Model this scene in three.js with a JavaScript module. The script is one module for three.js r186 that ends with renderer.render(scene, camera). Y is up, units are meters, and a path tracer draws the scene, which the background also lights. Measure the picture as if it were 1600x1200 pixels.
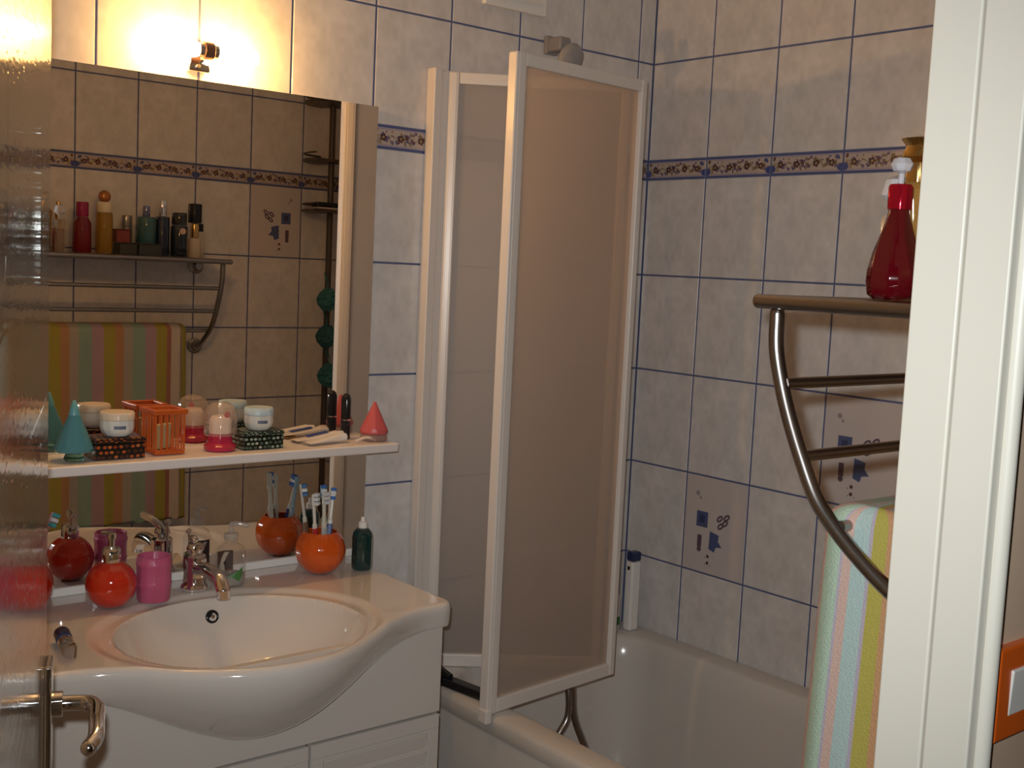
import * as THREE from 'three';
import { RoundedBoxGeometry } from 'three/addons/geometries/RoundedBoxGeometry.js';
import { mergeGeometries, toCreasedNormals } from 'three/addons/utils/BufferGeometryUtils.js';

// ---------------------------------------------------------------- camera, lights, exposure
const scene = new THREE.Scene();
scene.background = new THREE.Color(0x000000);
const Y0 = 1.74;                                  // height of the lower edge of the patterned tile border
const camera = new THREE.PerspectiveCamera(36.355, 4 / 3, 0.02, 30);
const camRight = new THREE.Vector3(0.7690, 0.0470, 0.6376).normalize();
const camFwd = new THREE.Vector3(0.6387, -0.0985, -0.7631).normalize();
const camUp = new THREE.Vector3().crossVectors(camRight, camFwd).normalize();
camRight.crossVectors(camFwd, camUp).normalize();
camera.position.set(-2.2674, -0.2485 + Y0, 2.1913);
camera.quaternion.setFromRotationMatrix(new THREE.Matrix4().makeBasis(camRight, camUp, camFwd.clone().negate()));
camera.updateMatrixWorld();

const renderer = new THREE.WebGLRenderer({ antialias: true });
renderer.toneMapping = THREE.LinearToneMapping;
renderer.toneMappingExposure = 1.0;
renderer.shadowMap.enabled = true;

// the flash of the camera: a small white light just above the lens
const flash = new THREE.SpotLight(new THREE.Color().setRGB(0.95, 1.0, 0.99), 5.3, 0, THREE.MathUtils.degToRad(44), 1, 2);
flash.position.copy(camera.position).addScaledVector(camUp, 0.035).addScaledVector(camRight, -0.02).addScaledVector(camFwd, 0.03);
flash.target.position.copy(flash.position).addScaledVector(camFwd, 2);
flash.castShadow = true; flash.shadow.radius = 0.5;
scene.add(flash, flash.target);
const LAMP_COLOR = [1.0, 0.51, 0.13], LAMP_CD = 0.135;   // the two frosted tubes above the mirror (lights are in the lamp's builder)

// ---------------------------------------------------------------- helpers
const V = (x, y, z) => new THREE.Vector3(x, y, z);
let seed = 7;
const rnd = () => { seed = (seed * 1664525 + 1013904223) >>> 0; return seed / 4294967296; };
const lin = (r, g, b) => new THREE.Color().setRGB(r, g, b);
function mat(c, roughness = 0.5, o = {}) {
  const { metalness = 0, ...rest } = o;
  return new THREE.MeshPhysicalMaterial({ color: Array.isArray(c) ? lin(...c) : new THREE.Color(c), roughness, metalness, ...rest });
}
const taken = new Map();
function numbered(n) { const k = taken.get(n) || 0; taken.set(n, k + 1); return k ? `${n}_${String(k).padStart(3, '0')}` : n; }
function tag(o, label, category, group) { o.userData = { ...o.userData, label, category }; if (group) o.userData.group = group; return o; }
function thing(name, label, category, [x, y, z] = [0, 0, 0], turn = 0, group) {
  const o = new THREE.Group(); o.name = numbered(name); o.position.set(x, y, z); o.rotation.y = turn; scene.add(o);
  return tag(o, label, category, group);
}
function struct(name) { const o = new THREE.Group(); o.name = numbered(name); o.userData = { kind: 'structure' }; scene.add(o); return o; }
function obj(name, geo, m, parent, p, rot) {
  const g = Array.isArray(geo) ? mergeGeometries(geo.map(q => { const t = q.index ? q.toNonIndexed() : q; for (const k of Object.keys(t.attributes)) if (!['position', 'normal', 'uv'].includes(k)) t.deleteAttribute(k); return t; })) : geo;
  const o = new THREE.Mesh(g, m); o.name = name; if (p) o.position.set(...p); if (rot) o.rotation.set(...rot);
  (parent || scene).add(o); return o;
}
const box = (x0, x1, y0, y1, z0, z1) => { const g = new THREE.BoxGeometry(x1 - x0, y1 - y0, z1 - z0); g.translate((x0 + x1) / 2, (y0 + y1) / 2, (z0 + z1) / 2); return g; };
const rbox = (x0, x1, y0, y1, z0, z1, r = 0.004, s = 2) => { const g = new RoundedBoxGeometry(x1 - x0, y1 - y0, z1 - z0, s, r); g.translate((x0 + x1) / 2, (y0 + y1) / 2, (z0 + z1) / 2); return g; };
function lathe(pts, seg = 32) {
  const g = new THREE.LatheGeometry(pts.map(([r, y]) => new THREE.Vector2(Math.max(r, 1e-5), y)), seg);
  return toCreasedNormals(g, 0.7);
}
const cyl = (r, h, y = 0, seg = 24, r2 = r) => lathe([[0, y], [r * 0.94, y], [r, y + Math.min(h, r) * 0.06], [r2, y + h - Math.min(h, r2) * 0.06], [r2 * 0.94, y + h], [0, y + h]], seg);
function tube(pts, r, seg = 40, rs = 10, closed = false) {
  const g = new THREE.TubeGeometry(new THREE.CatmullRomCurve3(pts.map(p => V(...p)), closed, 'centripetal'), seg, r, rs, closed);
  if (closed) return g;
  const end = p => { const b = new THREE.SphereGeometry(r * 0.995, rs, 6); b.translate(...p); return b.toNonIndexed(); };
  return mergeGeometries([g.toNonIndexed(), end(pts[0]), end(pts[pts.length - 1])]);
}
function rod(a, b, r, rs = 12) {
  const A = V(...a), B = V(...b), d = B.clone().sub(A), g = new THREE.CylinderGeometry(r, r, d.length(), rs);
  g.applyQuaternion(new THREE.Quaternion().setFromUnitVectors(V(0, 1, 0), d.clone().normalize())); g.translate(...A.clone().add(B).multiplyScalar(0.5).toArray()); return g;
}
const rotated = (g, x, y, z) => { g.applyMatrix4(new THREE.Matrix4().makeRotationFromEuler(new THREE.Euler(x, y, z))); return g; };
const moved = (g, x, y, z) => { g.translate(x, y, z); return g; };
function ballProfile(r, y0, flat, top, n = 14) {   // ball standing on a flat, cut at height top
  const a0 = Math.asin(Math.min(1, flat / r)), c = y0 + r * Math.cos(a0), out = [[0, y0], [flat * 0.8, y0]];
  const a1 = Math.acos(Math.max(-1, Math.min(1, (top - c) / r)));
  for (let i = 0; i <= n; i++) { const a = Math.PI - a0 + (a1 - (Math.PI - a0)) * i / n; out.push([r * Math.sin(a), c + r * Math.cos(a)]); }
  return out;
}
function canvasTex(w, h, draw) {
  const c = document.createElement('canvas'); c.width = w; c.height = h; draw(c.getContext('2d'), w, h);
  const t = new THREE.CanvasTexture(c); t.colorSpace = THREE.SRGBColorSpace; t.magFilter = THREE.LinearFilter; t.wrapS = t.wrapT = THREE.RepeatWrapping; return t;
}
function noiseTex(n, fn, color = false) {
  const d = new Uint8Array(n * n * 4);
  for (let j = 0; j < n; j++) for (let i = 0; i < n; i++) { const v = fn(i / n, j / n, i, j), k = (j * n + i) * 4; for (let c = 0; c < 3; c++) d[k + c] = Math.max(0, Math.min(255, Array.isArray(v) ? v[c] : v)); d[k + 3] = 255; }
  const t = new THREE.DataTexture(d, n, n); t.wrapS = t.wrapT = THREE.RepeatWrapping; t.magFilter = THREE.LinearFilter; if (color) t.colorSpace = THREE.SRGBColorSpace; t.needsUpdate = true; return t;
}
const hash2 = (i, j, s = 0) => { const q = Math.sin(i * 127.1 + j * 311.7 + s * 74.7) * 43758.5453; return q - Math.floor(q); };
function vnoise(x, y, per, s = 0) {                // periodic value noise
  const i = Math.floor(x), j = Math.floor(y), u = x - i, v = y - j, a = u * u * (3 - 2 * u), b = v * v * (3 - 2 * v), m = k => ((k % per) + per) % per;
  const h = (p, q) => hash2(m(p), m(q), s);
  return (h(i, j) * (1 - a) + h(i + 1, j) * a) * (1 - b) + (h(i, j + 1) * (1 - a) + h(i + 1, j + 1) * a) * b;
}

// ---------------------------------------------------------------- materials
const mottle = noiseTex(128, (u, v) => 232 + 16 * (vnoise(u * 6, v * 6, 6, 1) - 0.5) + 12 * (vnoise(u * 17, v * 17, 17, 2) - 0.5), true);
const M = {};
M.tile = [[0.82, 0.765, 0.745], [0.80, 0.755, 0.735], [0.825, 0.77, 0.745], [0.81, 0.765, 0.75]].map(c => mat(c, 0.22, { map: mottle }));
M.grout = mat('#596288', 0.85);
M.plaster = mat([0.78, 0.72, 0.66], 0.9);
M.hall = mat([0.78, 0.57, 0.41], 0.85, { map: mottle });
M.ceiling = mat([0.84, 0.82, 0.78], 0.9);
M.floor = mat([0.48, 0.43, 0.38], 0.5);
M.ceramic = mat([0.66, 0.605, 0.57], 0.08, { clearcoat: 0.6, clearcoatRoughness: 0.04 });
M.tub = mat([0.62, 0.57, 0.53], 0.16);
M.lacquer = mat([0.60, 0.545, 0.505], 0.35);
M.shelfWhite = mat([0.78, 0.71, 0.69], 0.3);
M.frame = mat([0.71, 0.645, 0.605], 0.3);
M.chrome = mat([0.86, 0.84, 0.86], 0.07, { metalness: 1 });
M.steel = mat([0.36, 0.325, 0.31], 0.26, { metalness: 1 });
M.mirror = mat([0.90, 0.90, 0.89], 0.0, { metalness: 1 });
M.frost = mat([0.82, 0.76, 0.72], 0.55, { transmission: 0.85, thickness: 0 });
M.doorPaint = mat([0.74, 0.705, 0.63], 0.4);
M.black = mat([0.012, 0.012, 0.014], 0.15);
M.white = mat([0.8, 0.77, 0.74], 0.35);
M.orangePlastic = mat([0.72, 0.12, 0.012], 0.3);
M.clear = mat([0.97, 0.97, 0.97], 0.02, { transmission: 1, thickness: 0, ior: 1.5 });
const glossy = (c, r = 0.12, o = {}) => mat(c, r, { clearcoat: 0.8, clearcoatRoughness: 0.05, ...o });
const glass = (c, d = 0.03, r = 0.03) => mat([1, 1, 1], r, { transmission: 1, thickness: 0.02, ior: 1.45, attenuationColor: lin(...c), attenuationDistance: d });

// ---------------------------------------------------------------- tiled walls
const TW = 0.2016, TH = 0.25, BH = 0.049, JOINT = 0.0042;
const tileCache = new Map();
function tileGeo(w, h) {                           // chamfered tile, front towards +z, front face at z = 0
  const k = w.toFixed(4) + 'x' + h.toFixed(4); if (tileCache.has(k)) return tileCache.get(k);
  const b = 0.0014, x = w / 2, y = h / 2, d = 0.006, P = [], U = [];
  const q = (a, bb, c, e) => { for (const p of [a, bb, c, a, c, e]) { P.push(...p); U.push(p[0] / w + 0.5, p[1] / h + 0.5); } };
  const f = [[-x + b, -y + b, 0], [x - b, -y + b, 0], [x - b, y - b, 0], [-x + b, y - b, 0]], m = [[-x, -y, -b], [x, -y, -b], [x, y, -b], [-x, y, -b]], r = m.map(p => [p[0], p[1], -d]);
  q(...f);
  for (let i = 0; i < 4; i++) { const j = (i + 1) % 4; q(m[i], m[j], f[j], f[i]); q(r[i], r[j], m[j], m[i]); }
  const g = new THREE.BufferGeometry(); g.setAttribute('position', new THREE.Float32BufferAttribute(P, 3)); g.setAttribute('uv', new THREE.Float32BufferAttribute(U, 2)); g.computeVertexNormals();
  tileCache.set(k, g); return g;
}
const borderTex = canvasTex(512, 128, (c, w, h) => {
  c.fillStyle = '#c6b3a8'; c.fillRect(0, 0, w, h);
  c.fillStyle = '#57609a'; c.fillRect(0, 0, w, 9); c.fillRect(0, h - 9, w, 9); c.fillStyle = '#8a8db0'; c.fillRect(0, 14, w, 4); c.fillRect(0, h - 18, w, 4);
  let s = 5; const r = () => { s = (s * 16807) % 2147483647; return s / 2147483647; };
  c.lineWidth = 5; c.strokeStyle = '#8c7d66';
  for (let k = 0; k < 5; k++) { c.beginPath(); c.moveTo(k * 105, 80); c.bezierCurveTo(k * 105 + 30, 10, k * 105 + 70, 120, k * 105 + 105, 50); c.stroke(); }
  for (let k = 0; k < 70; k++) { c.fillStyle = ['#6a4a48', '#585d8e', '#83705a', '#7a6a82', '#a08a6a'][k % 5]; c.beginPath(); c.ellipse(20 + r() * (w - 40), 26 + r() * (h - 52), 4 + r() * 12, 4 + r() * 9, r() * 3, 0, 7); c.fill(); }
  for (const x of [70, 190, 330, 440]) { c.fillStyle = '#563a3c'; for (let a = 0; a < 5; a++) { c.beginPath(); c.arc(x + 15 * Math.cos(a * 1.257), 66 + 15 * Math.sin(a * 1.257), 9, 0, 7); c.fill(); } c.fillStyle = '#b89a60'; c.beginPath(); c.arc(x, 66, 7, 0, 7); c.fill(); }
  for (const x of [0, w]) { c.fillStyle = '#4a5590'; c.beginPath(); c.ellipse(x, h - 34, 34, 24, 0, 0, 7); c.fill(); }
});
M.border = mat([0.85, 0.85, 0.85], 0.25, { map: borderTex });
const decorTex = canvasTex(256, 320, (c, w, h) => {
  c.fillStyle = '#d8d1cf'; c.fillRect(0, 0, w, h);
  const B = '#56628f', D = '#6a5768', S = '#8b7f83';
  c.fillStyle = B; c.fillRect(52, 116, 48, 52); c.fillStyle = '#414a72'; c.fillRect(64, 128, 22, 26);
  c.fillStyle = '#a79fa6'; c.beginPath(); c.arc(52, 58, 8, 0, 7); c.fill(); c.beginPath(); c.arc(64, 72, 5, 0, 7); c.fill();
  c.strokeStyle = D; c.lineWidth = 6; for (const [x, y] of [[150, 128], [172, 140], [155, 152], [178, 120]]) { c.beginPath(); c.ellipse(x, y, 12, 6, -0.7, 0, 7); c.stroke(); }
  c.fillStyle = B; c.beginPath(); c.moveTo(112, 176); c.lineTo(150, 184); c.lineTo(148, 204); c.lineTo(164, 222); c.lineTo(140, 226); c.lineTo(134, 244); c.lineTo(110, 236); c.closePath(); c.fill();
  c.fillStyle = D; c.fillRect(60, 196, 18, 40); c.beginPath(); c.arc(69, 244, 9, 0, 7); c.fill();
  c.fillStyle = '#5d4448'; for (const y of [262, 284]) { c.beginPath(); c.arc(108, y, 5.5, 0, 7); c.fill(); }
  c.fillStyle = S; for (const [x, y] of [[98, 290], [120, 292], [96, 268]]) { c.beginPath(); c.arc(x, y, 2.2, 0, 7); c.fill(); }
});
M.decor = mat([0.84, 0.80, 0.79], 0.22, { map: decorTex });
const rowTop = Y0 + BH;
// rows: [y bottom, height, isBorder]
const rows = []; for (let k = -6; k <= 0; k++) rows.push([Y0 + (k - 1) * TH, TH, false]);
rows.push([Y0, BH, true]); for (let k = 0; k < 3; k++) rows.push([rowTop + k * TH, TH, false]);
const CEIL = rowTop + 2 * TH + 0.16;
// at(u) -> position on the wall for the distance u along it; edges: positions of the vertical joints
function tileWall(parent, edges, place, rotY, decor, keep = () => true) {
  let n = 0;
  for (let i = 0; i + 1 < edges.length; i++) rows.forEach(([yb, h, isB], r) => {
    const y0 = Math.max(yb, 0), y1 = Math.min(yb + h, CEIL), w = edges[i + 1] - edges[i];
    if (y1 - y0 < 0.01 || !keep((edges[i] + edges[i + 1]) / 2, (y0 + y1) / 2)) return;
    const jy = isB ? 0.0024 : JOINT;
    const dk = decor.some(([u, y]) => u > edges[i] && u < edges[i + 1] && y > y0 && y < y1);
    const m = obj(isB ? 'border_tile' : dk ? 'printed_tile' : 'tile', tileGeo(+(w - JOINT).toFixed(4), +(y1 - y0 - jy).toFixed(4)), isB ? M.border : dk ? M.decor : M.tile[Math.floor(hash2(i, r, 3) * 4)], parent);
    const p = place((edges[i] + edges[i + 1]) / 2); m.position.set(p[0], (y0 + y1) / 2, p[1]); m.rotation.y = rotY; m.position.x += (hash2(i, r, 9) - 0.5) * 0.0004; n++;
  });
  return n;
}
const ZC = 1.596, ZH = 1.675;                      // tiled room face and hall face of the door wall
const DX0 = -2.124, DX1 = -1.294, DOORH = 2.06, XL = -2.2;
// back wall, behind mirror and basin
const wallBack = struct('wall_back');
obj('grout_bed', box(XL, 0, 0, CEIL, -0.12, -0.0016), M.grout, wallBack);
{ const e = [0, 0.0556]; while (e[e.length - 1] + TW < 2.2) e.push(e[e.length - 1] + TW); e.push(2.2); const ee = e.map(u => -u).reverse(); tileWall(wallBack, ee, u => [u, 0], 0, []); }
// wall along the bath
const wallRight = struct('wall_right');
obj('grout_bed', box(0.0016, 0.12, 0, CEIL, -0.12, ZH), M.grout, wallRight);
{ const e = [0.0]; while (e[e.length - 1] + TW < ZC) e.push(e[e.length - 1] + TW); if (ZC - e[e.length - 1] > 0.02) e.push(ZC); tileWall(wallRight, e, u => [0, u], -Math.PI / 2, [[0.31, Y0 - 0.867], [0.7, Y0 - 0.613]]); }
// wall with the doorway: tiled towards the bathroom, painted towards the hall
const wallFront = struct('wall_front');
obj('grout_bed', [box(DX1 + 0.031, 0, 0, CEIL, ZC + 0.0016, ZC + 0.02), box(XL, DX0 - 0.031, 0, CEIL, ZC + 0.0016, ZC + 0.02), box(DX0 - 0.031, DX1 + 0.031, DOORH + 0.031, CEIL, ZC + 0.0016, ZC + 0.02)], M.grout, wallFront);
obj('hall_plaster', [box(DX1 + 0.031, 0.12, 0, CEIL, ZC + 0.02, ZH), box(-4.4, DX0 - 0.031, 0, CEIL, ZC + 0.02, ZH), box(DX0 - 0.031, DX1 + 0.031, DOORH + 0.031, CEIL, ZC + 0.02, ZH)], M.hall, wallFront);
{ const e = [0, 0.1533]; while (e[e.length - 1] + TW < -DX1 - 0.04) e.push(e[e.length - 1] + TW); e.push(-DX1 - 0.031); const ee = e.map(u => -u).reverse(); tileWall(wallFront, ee, u => [u, ZC], Math.PI, [[-0.28, Y0 - 0.124]]); }
const wallLeft = struct('wall_left'); obj('plaster_slab', box(XL - 0.12, XL, 0, CEIL, -0.12, ZC + 0.02), M.plaster, wallLeft);
const ceiling = struct('ceiling'); obj('ceiling_slab', box(-4.5, 0.12, CEIL, CEIL + 0.1, -0.12, 5.5), M.ceiling, ceiling);
const floor = struct('floor'); obj('floor_slab', box(-4.5, 0.12, -0.1, 0, -0.12, 5.5), M.floor, floor);
const hallBack = struct('wall_hall_back'); obj('plaster_slab', box(-4.5, 0.12, 0, CEIL, 5.4, 5.5), M.hall, hallBack);
const hallLeft = struct('wall_hall_left'); obj('plaster_slab', box(-4.5, -4.4, 0, CEIL, ZH - 0.1, 5.4), M.hall, hallLeft);
const hallRight = struct('wall_hall_right'); obj('plaster_slab', box(-0.3, -0.2, 0, CEIL, ZH, 5.4), M.hall, hallRight);

// ---------------------------------------------------------------- door frame and glass door
const frame = struct('trim_1');
{
  // right-hand lining: two flat boards with a narrow groove between them, then a moulded architrave on the hall side
  const lin1 = [[rbox(DX1, DX1 + 0.03, 0, DOORH, ZC - 0.002, ZC + 0.0455, 0.0025)], [rbox(DX1, DX1 + 0.03, 0, DOORH, ZC + 0.0475, ZH + 0.012, 0.0025)]];
  lin1.forEach(g => obj('lining_board', g, M.doorPaint, frame));
  const shp = new THREE.Shape(); // architrave section: x = away from the opening, y = out of the hall wall
  shp.moveTo(0.004, 0); shp.lineTo(0.004, 0.012); shp.quadraticCurveTo(0.010, 0.006, 0.015, 0.010); shp.absarc(0.022, 0.014, 0.008, Math.PI, 0, true); shp.quadraticCurveTo(0.034, 0.009, 0.042, 0.008); shp.lineTo(0.046, 0); shp.closePath();
  const arch = s => { const g = new THREE.ExtrudeGeometry(shp, { depth: DOORH + 0.04, bevelEnabled: false, curveSegments: 10 }); rotated(g, -Math.PI / 2, 0, 0); g.applyMatrix4(new THREE.Matrix4().makeScale(s, 1, -1)); if (s > 0) { const p = g.index ? g.toNonIndexed() : g; const a = p.attributes.position, n = p.attributes.normal; for (let i = 0; i < a.count; i += 3) for (const t of [a, n]) { const x = t.getX(i + 1), y = t.getY(i + 1), z = t.getZ(i + 1); t.setXYZ(i + 1, t.getX(i + 2), t.getY(i + 2), t.getZ(i + 2)); t.setXYZ(i + 2, x, y, z); } return p; } return g; };
  obj('architrave', moved(arch(1), DX1, 0, ZH), M.doorPaint, frame);
  obj('lining_board', rbox(DX0 - 0.03, DX0, 0, DOORH, ZC - 0.002, ZH + 0.012, 0.0025), M.doorPaint, frame);
  obj('lining_board', rbox(DX0 - 0.03, DX1 + 0.03, DOORH - 0.001, DOORH + 0.03, ZC - 0.002, ZH + 0.012, 0.0025), M.doorPaint, frame);
}
const bubbleTex = noiseTex(512, (u, v) => { let s = 50 * vnoise(u * 40, v * 40, 40, 1) + 40 * vnoise(u * 128, v * 128, 128, 2); const i = Math.floor(u * 170), j = Math.floor(v * 128); if (hash2(i, j, 5) > 0.955) { const a = u * 170 - i - 0.5, b = v * 128 - j - 0.5; s += 160 * Math.max(0, 1 - 4 * (a * a + b * b)); } return s; });
bubbleTex.repeat.set(0.5, 3);
M.doorGlass = mat([0.95, 0.96, 0.95], 0.10, { transmission: 1, thickness: 0, ior: 1.5, bumpMap: bubbleTex, bumpScale: 0.0005 });
{
  const door = struct('door_1'); door.userData.label = 'textured glass door standing open into the bathroom with chrome lever handles';
  const hx = DX0 + 0.012, hz = ZC - 0.006, fx = -1.842, fz = 0.885, L = Math.hypot(fx - hx, fz - hz), a = Math.atan2(-(fz - hz), fx - hx);
  door.position.set(hx, 0, hz); door.rotation.y = a;   // local +x runs from the hinges to the free edge, +z to the hall side
  const g = rbox(0.0, L, 0.012, 2.03, -0.004, 0.004, 0.0012); const uv = g.attributes.uv, ps = g.attributes.position; for (let i = 0; i < uv.count; i++) uv.setXY(i, ps.getX(i), ps.getY(i));
  obj('glass_pane', g, M.doorGlass, door);
  const hy = Y0 - 0.752, cx = L - 0.03;
  for (const s of [1, -1]) {
    obj('handle_plate', rbox(cx - 0.022, cx + 0.022, hy - 0.16, hy + 0.05, s > 0 ? 0.004 : -0.012, s > 0 ? 0.012 : -0.004, 0.003), M.chrome, door);
    const lv = obj('lever', tube([[cx, hy, s * 0.011], [cx, hy, s * 0.035], [cx - 0.004, hy, s * 0.05], [cx - 0.02, hy + 0.001, s * 0.058], [cx - 0.06, hy + 0.001, s * 0.059], [cx - 0.10, hy - 0.003, s * 0.058], [cx - 0.115, hy - 0.006, s * 0.052]], 0.0085, 40, 14), M.chrome, door);
    obj('rosette', moved(rotated(cyl(0.014, 0.012, 0), s * Math.PI / 2, 0, 0), cx, hy, s * 0.011), M.chrome, lv);
  }
  for (const y of [0.25, 1.78]) obj('hinge', rbox(-0.006, 0.05, y, y + 0.09, -0.012, 0.012, 0.003), M.chrome, door);
}
{ // light switch on the hall wall
  const s = thing('light_switch', 'orange framed light switch with white rocker on the hall wall beside the door frame', 'light switch', [-1.196, Y0 - 0.622, ZH]);
  const o = new THREE.Shape(); o.moveTo(-0.042, -0.042); o.lineTo(0.042, -0.042); o.lineTo(0.042, 0.042); o.lineTo(-0.042, 0.042); o.closePath();
  const h = new THREE.Path(); h.moveTo(-0.023, -0.023); h.lineTo(-0.023, 0.023); h.lineTo(0.023, 0.023); h.lineTo(0.023, -0.023); h.closePath(); o.holes.push(h);
  obj('cover_frame', new THREE.ExtrudeGeometry(o, { depth: 0.006, bevelThickness: 0.003, bevelSize: 0.003, bevelSegments: 3 }), M.orangePlastic, s);
  obj('rocker', rotated(rbox(-0.0225, 0.0225, -0.0225, 0.0225, 0.001, 0.0105, 0.002), 0.05, 0, 0), M.white, s);
}

// ---------------------------------------------------------------- mirror, lamp, shelf
{
  const m = thing('wall_mirror', 'large frameless wall mirror above the washbasin', 'mirror', [-1.325, 0.846, 0]);
  obj('backing', box(-0.462, 0.462, 0.004, Y0 + 0.083 - 0.846, 0.0006, 0.016), mat([0.18, 0.11, 0.07], 0.6), m);
  obj('mirror_glass', box(-0.463, 0.463, 0.003, Y0 + 0.084 - 0.846, 0.016, 0.020), M.mirror, m);
  obj('bottom_rail', rbox(-0.463, 0.463, -0.006, 0.010, 0.0006, 0.026, 0.003), M.white, m);
}
{
  const cx = -1.272, cy = Y0 + 0.136, cz = 0.052;
  const l = thing('wall_lamp', 'lit wall lamp with two frosted glass tubes above the mirror', 'lamp', [cx, cy, 0]);
  obj('wall_plate', rbox(-0.022, 0.022, -0.036, 0.02, 0.0006, 0.02, 0.004), M.chrome, l);
  for (const y of [-0.026, 0.008]) obj('screw', moved(rotated(cyl(0.004, 0.004), Math.PI / 2, 0, 0), -0.004, y, 0.02), M.steel, l);
  obj('arm', rod([0, 0, 0.018], [0, 0, cz - 0.012], 0.007), M.chrome, l);
  obj('lamp_holder', [rotated(moved(cyl(0.0165, 0.02, -0.01), 0, 0, 0), 0, 0, Math.PI / 2)].map(g => moved(g, 0, 0, cz)), mat([0.35, 0.2, 0.14], 0.3, { metalness: 0.8 }), l);
  const glow = new THREE.MeshPhysicalMaterial({ color: lin(0.9, 0.9, 0.88), roughness: 0.4, emissive: lin(1.0, 0.86, 0.6), emissiveIntensity: 4 });
  for (const s of [-1, 1]) {
    const t = obj('glass_tube', rotated(lathe([[0, 0], [0.011, 0], [0.0145, 0.004], [0.0165, 0.012], [0.0165, 0.076], [0.014, 0.083], [0.008, 0.086], [0, 0.0865]], 28), 0, 0, -s * Math.PI / 2), glow, l, [s * 0.018, 0, cz]);
    obj('tube_collar', rotated(lathe([[0.0, 0], [0.0135, 0], [0.0135, 0.010], [0.009, 0.012], [0, 0.012]], 20), 0, 0, -s * Math.PI / 2), M.chrome, l, [s * 0.009, 0, cz]);
    for (const k of [0.03, 0.062]) {
      const p = new THREE.PointLight(lin(...LAMP_COLOR), LAMP_CD, 0, 2); p.position.set(cx + s * (0.018 + k), cy, cz); p.castShadow = true; p.shadow.radius = 0.6; scene.add(p);
    }
  }
}
const SHY = Y0 - 0.632;                            // top of the mirror shelf
{
  const s = thing('mirror_shelf', 'long white shelf board fixed across the lower part of the mirror', 'shelf', [-1.325, SHY - 0.019, 0]);
  obj('board', rbox(-0.475, 0.467, 0, 0.019, 0.0208, 0.142, 0.004, 3), M.shelfWhite, s);
  for (const x of [-0.32, 0.32]) obj('bracket', rbox(x - 0.012, x + 0.012, -0.012, 0, 0.0205, 0.09, 0.003), M.chrome, s);
}

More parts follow.
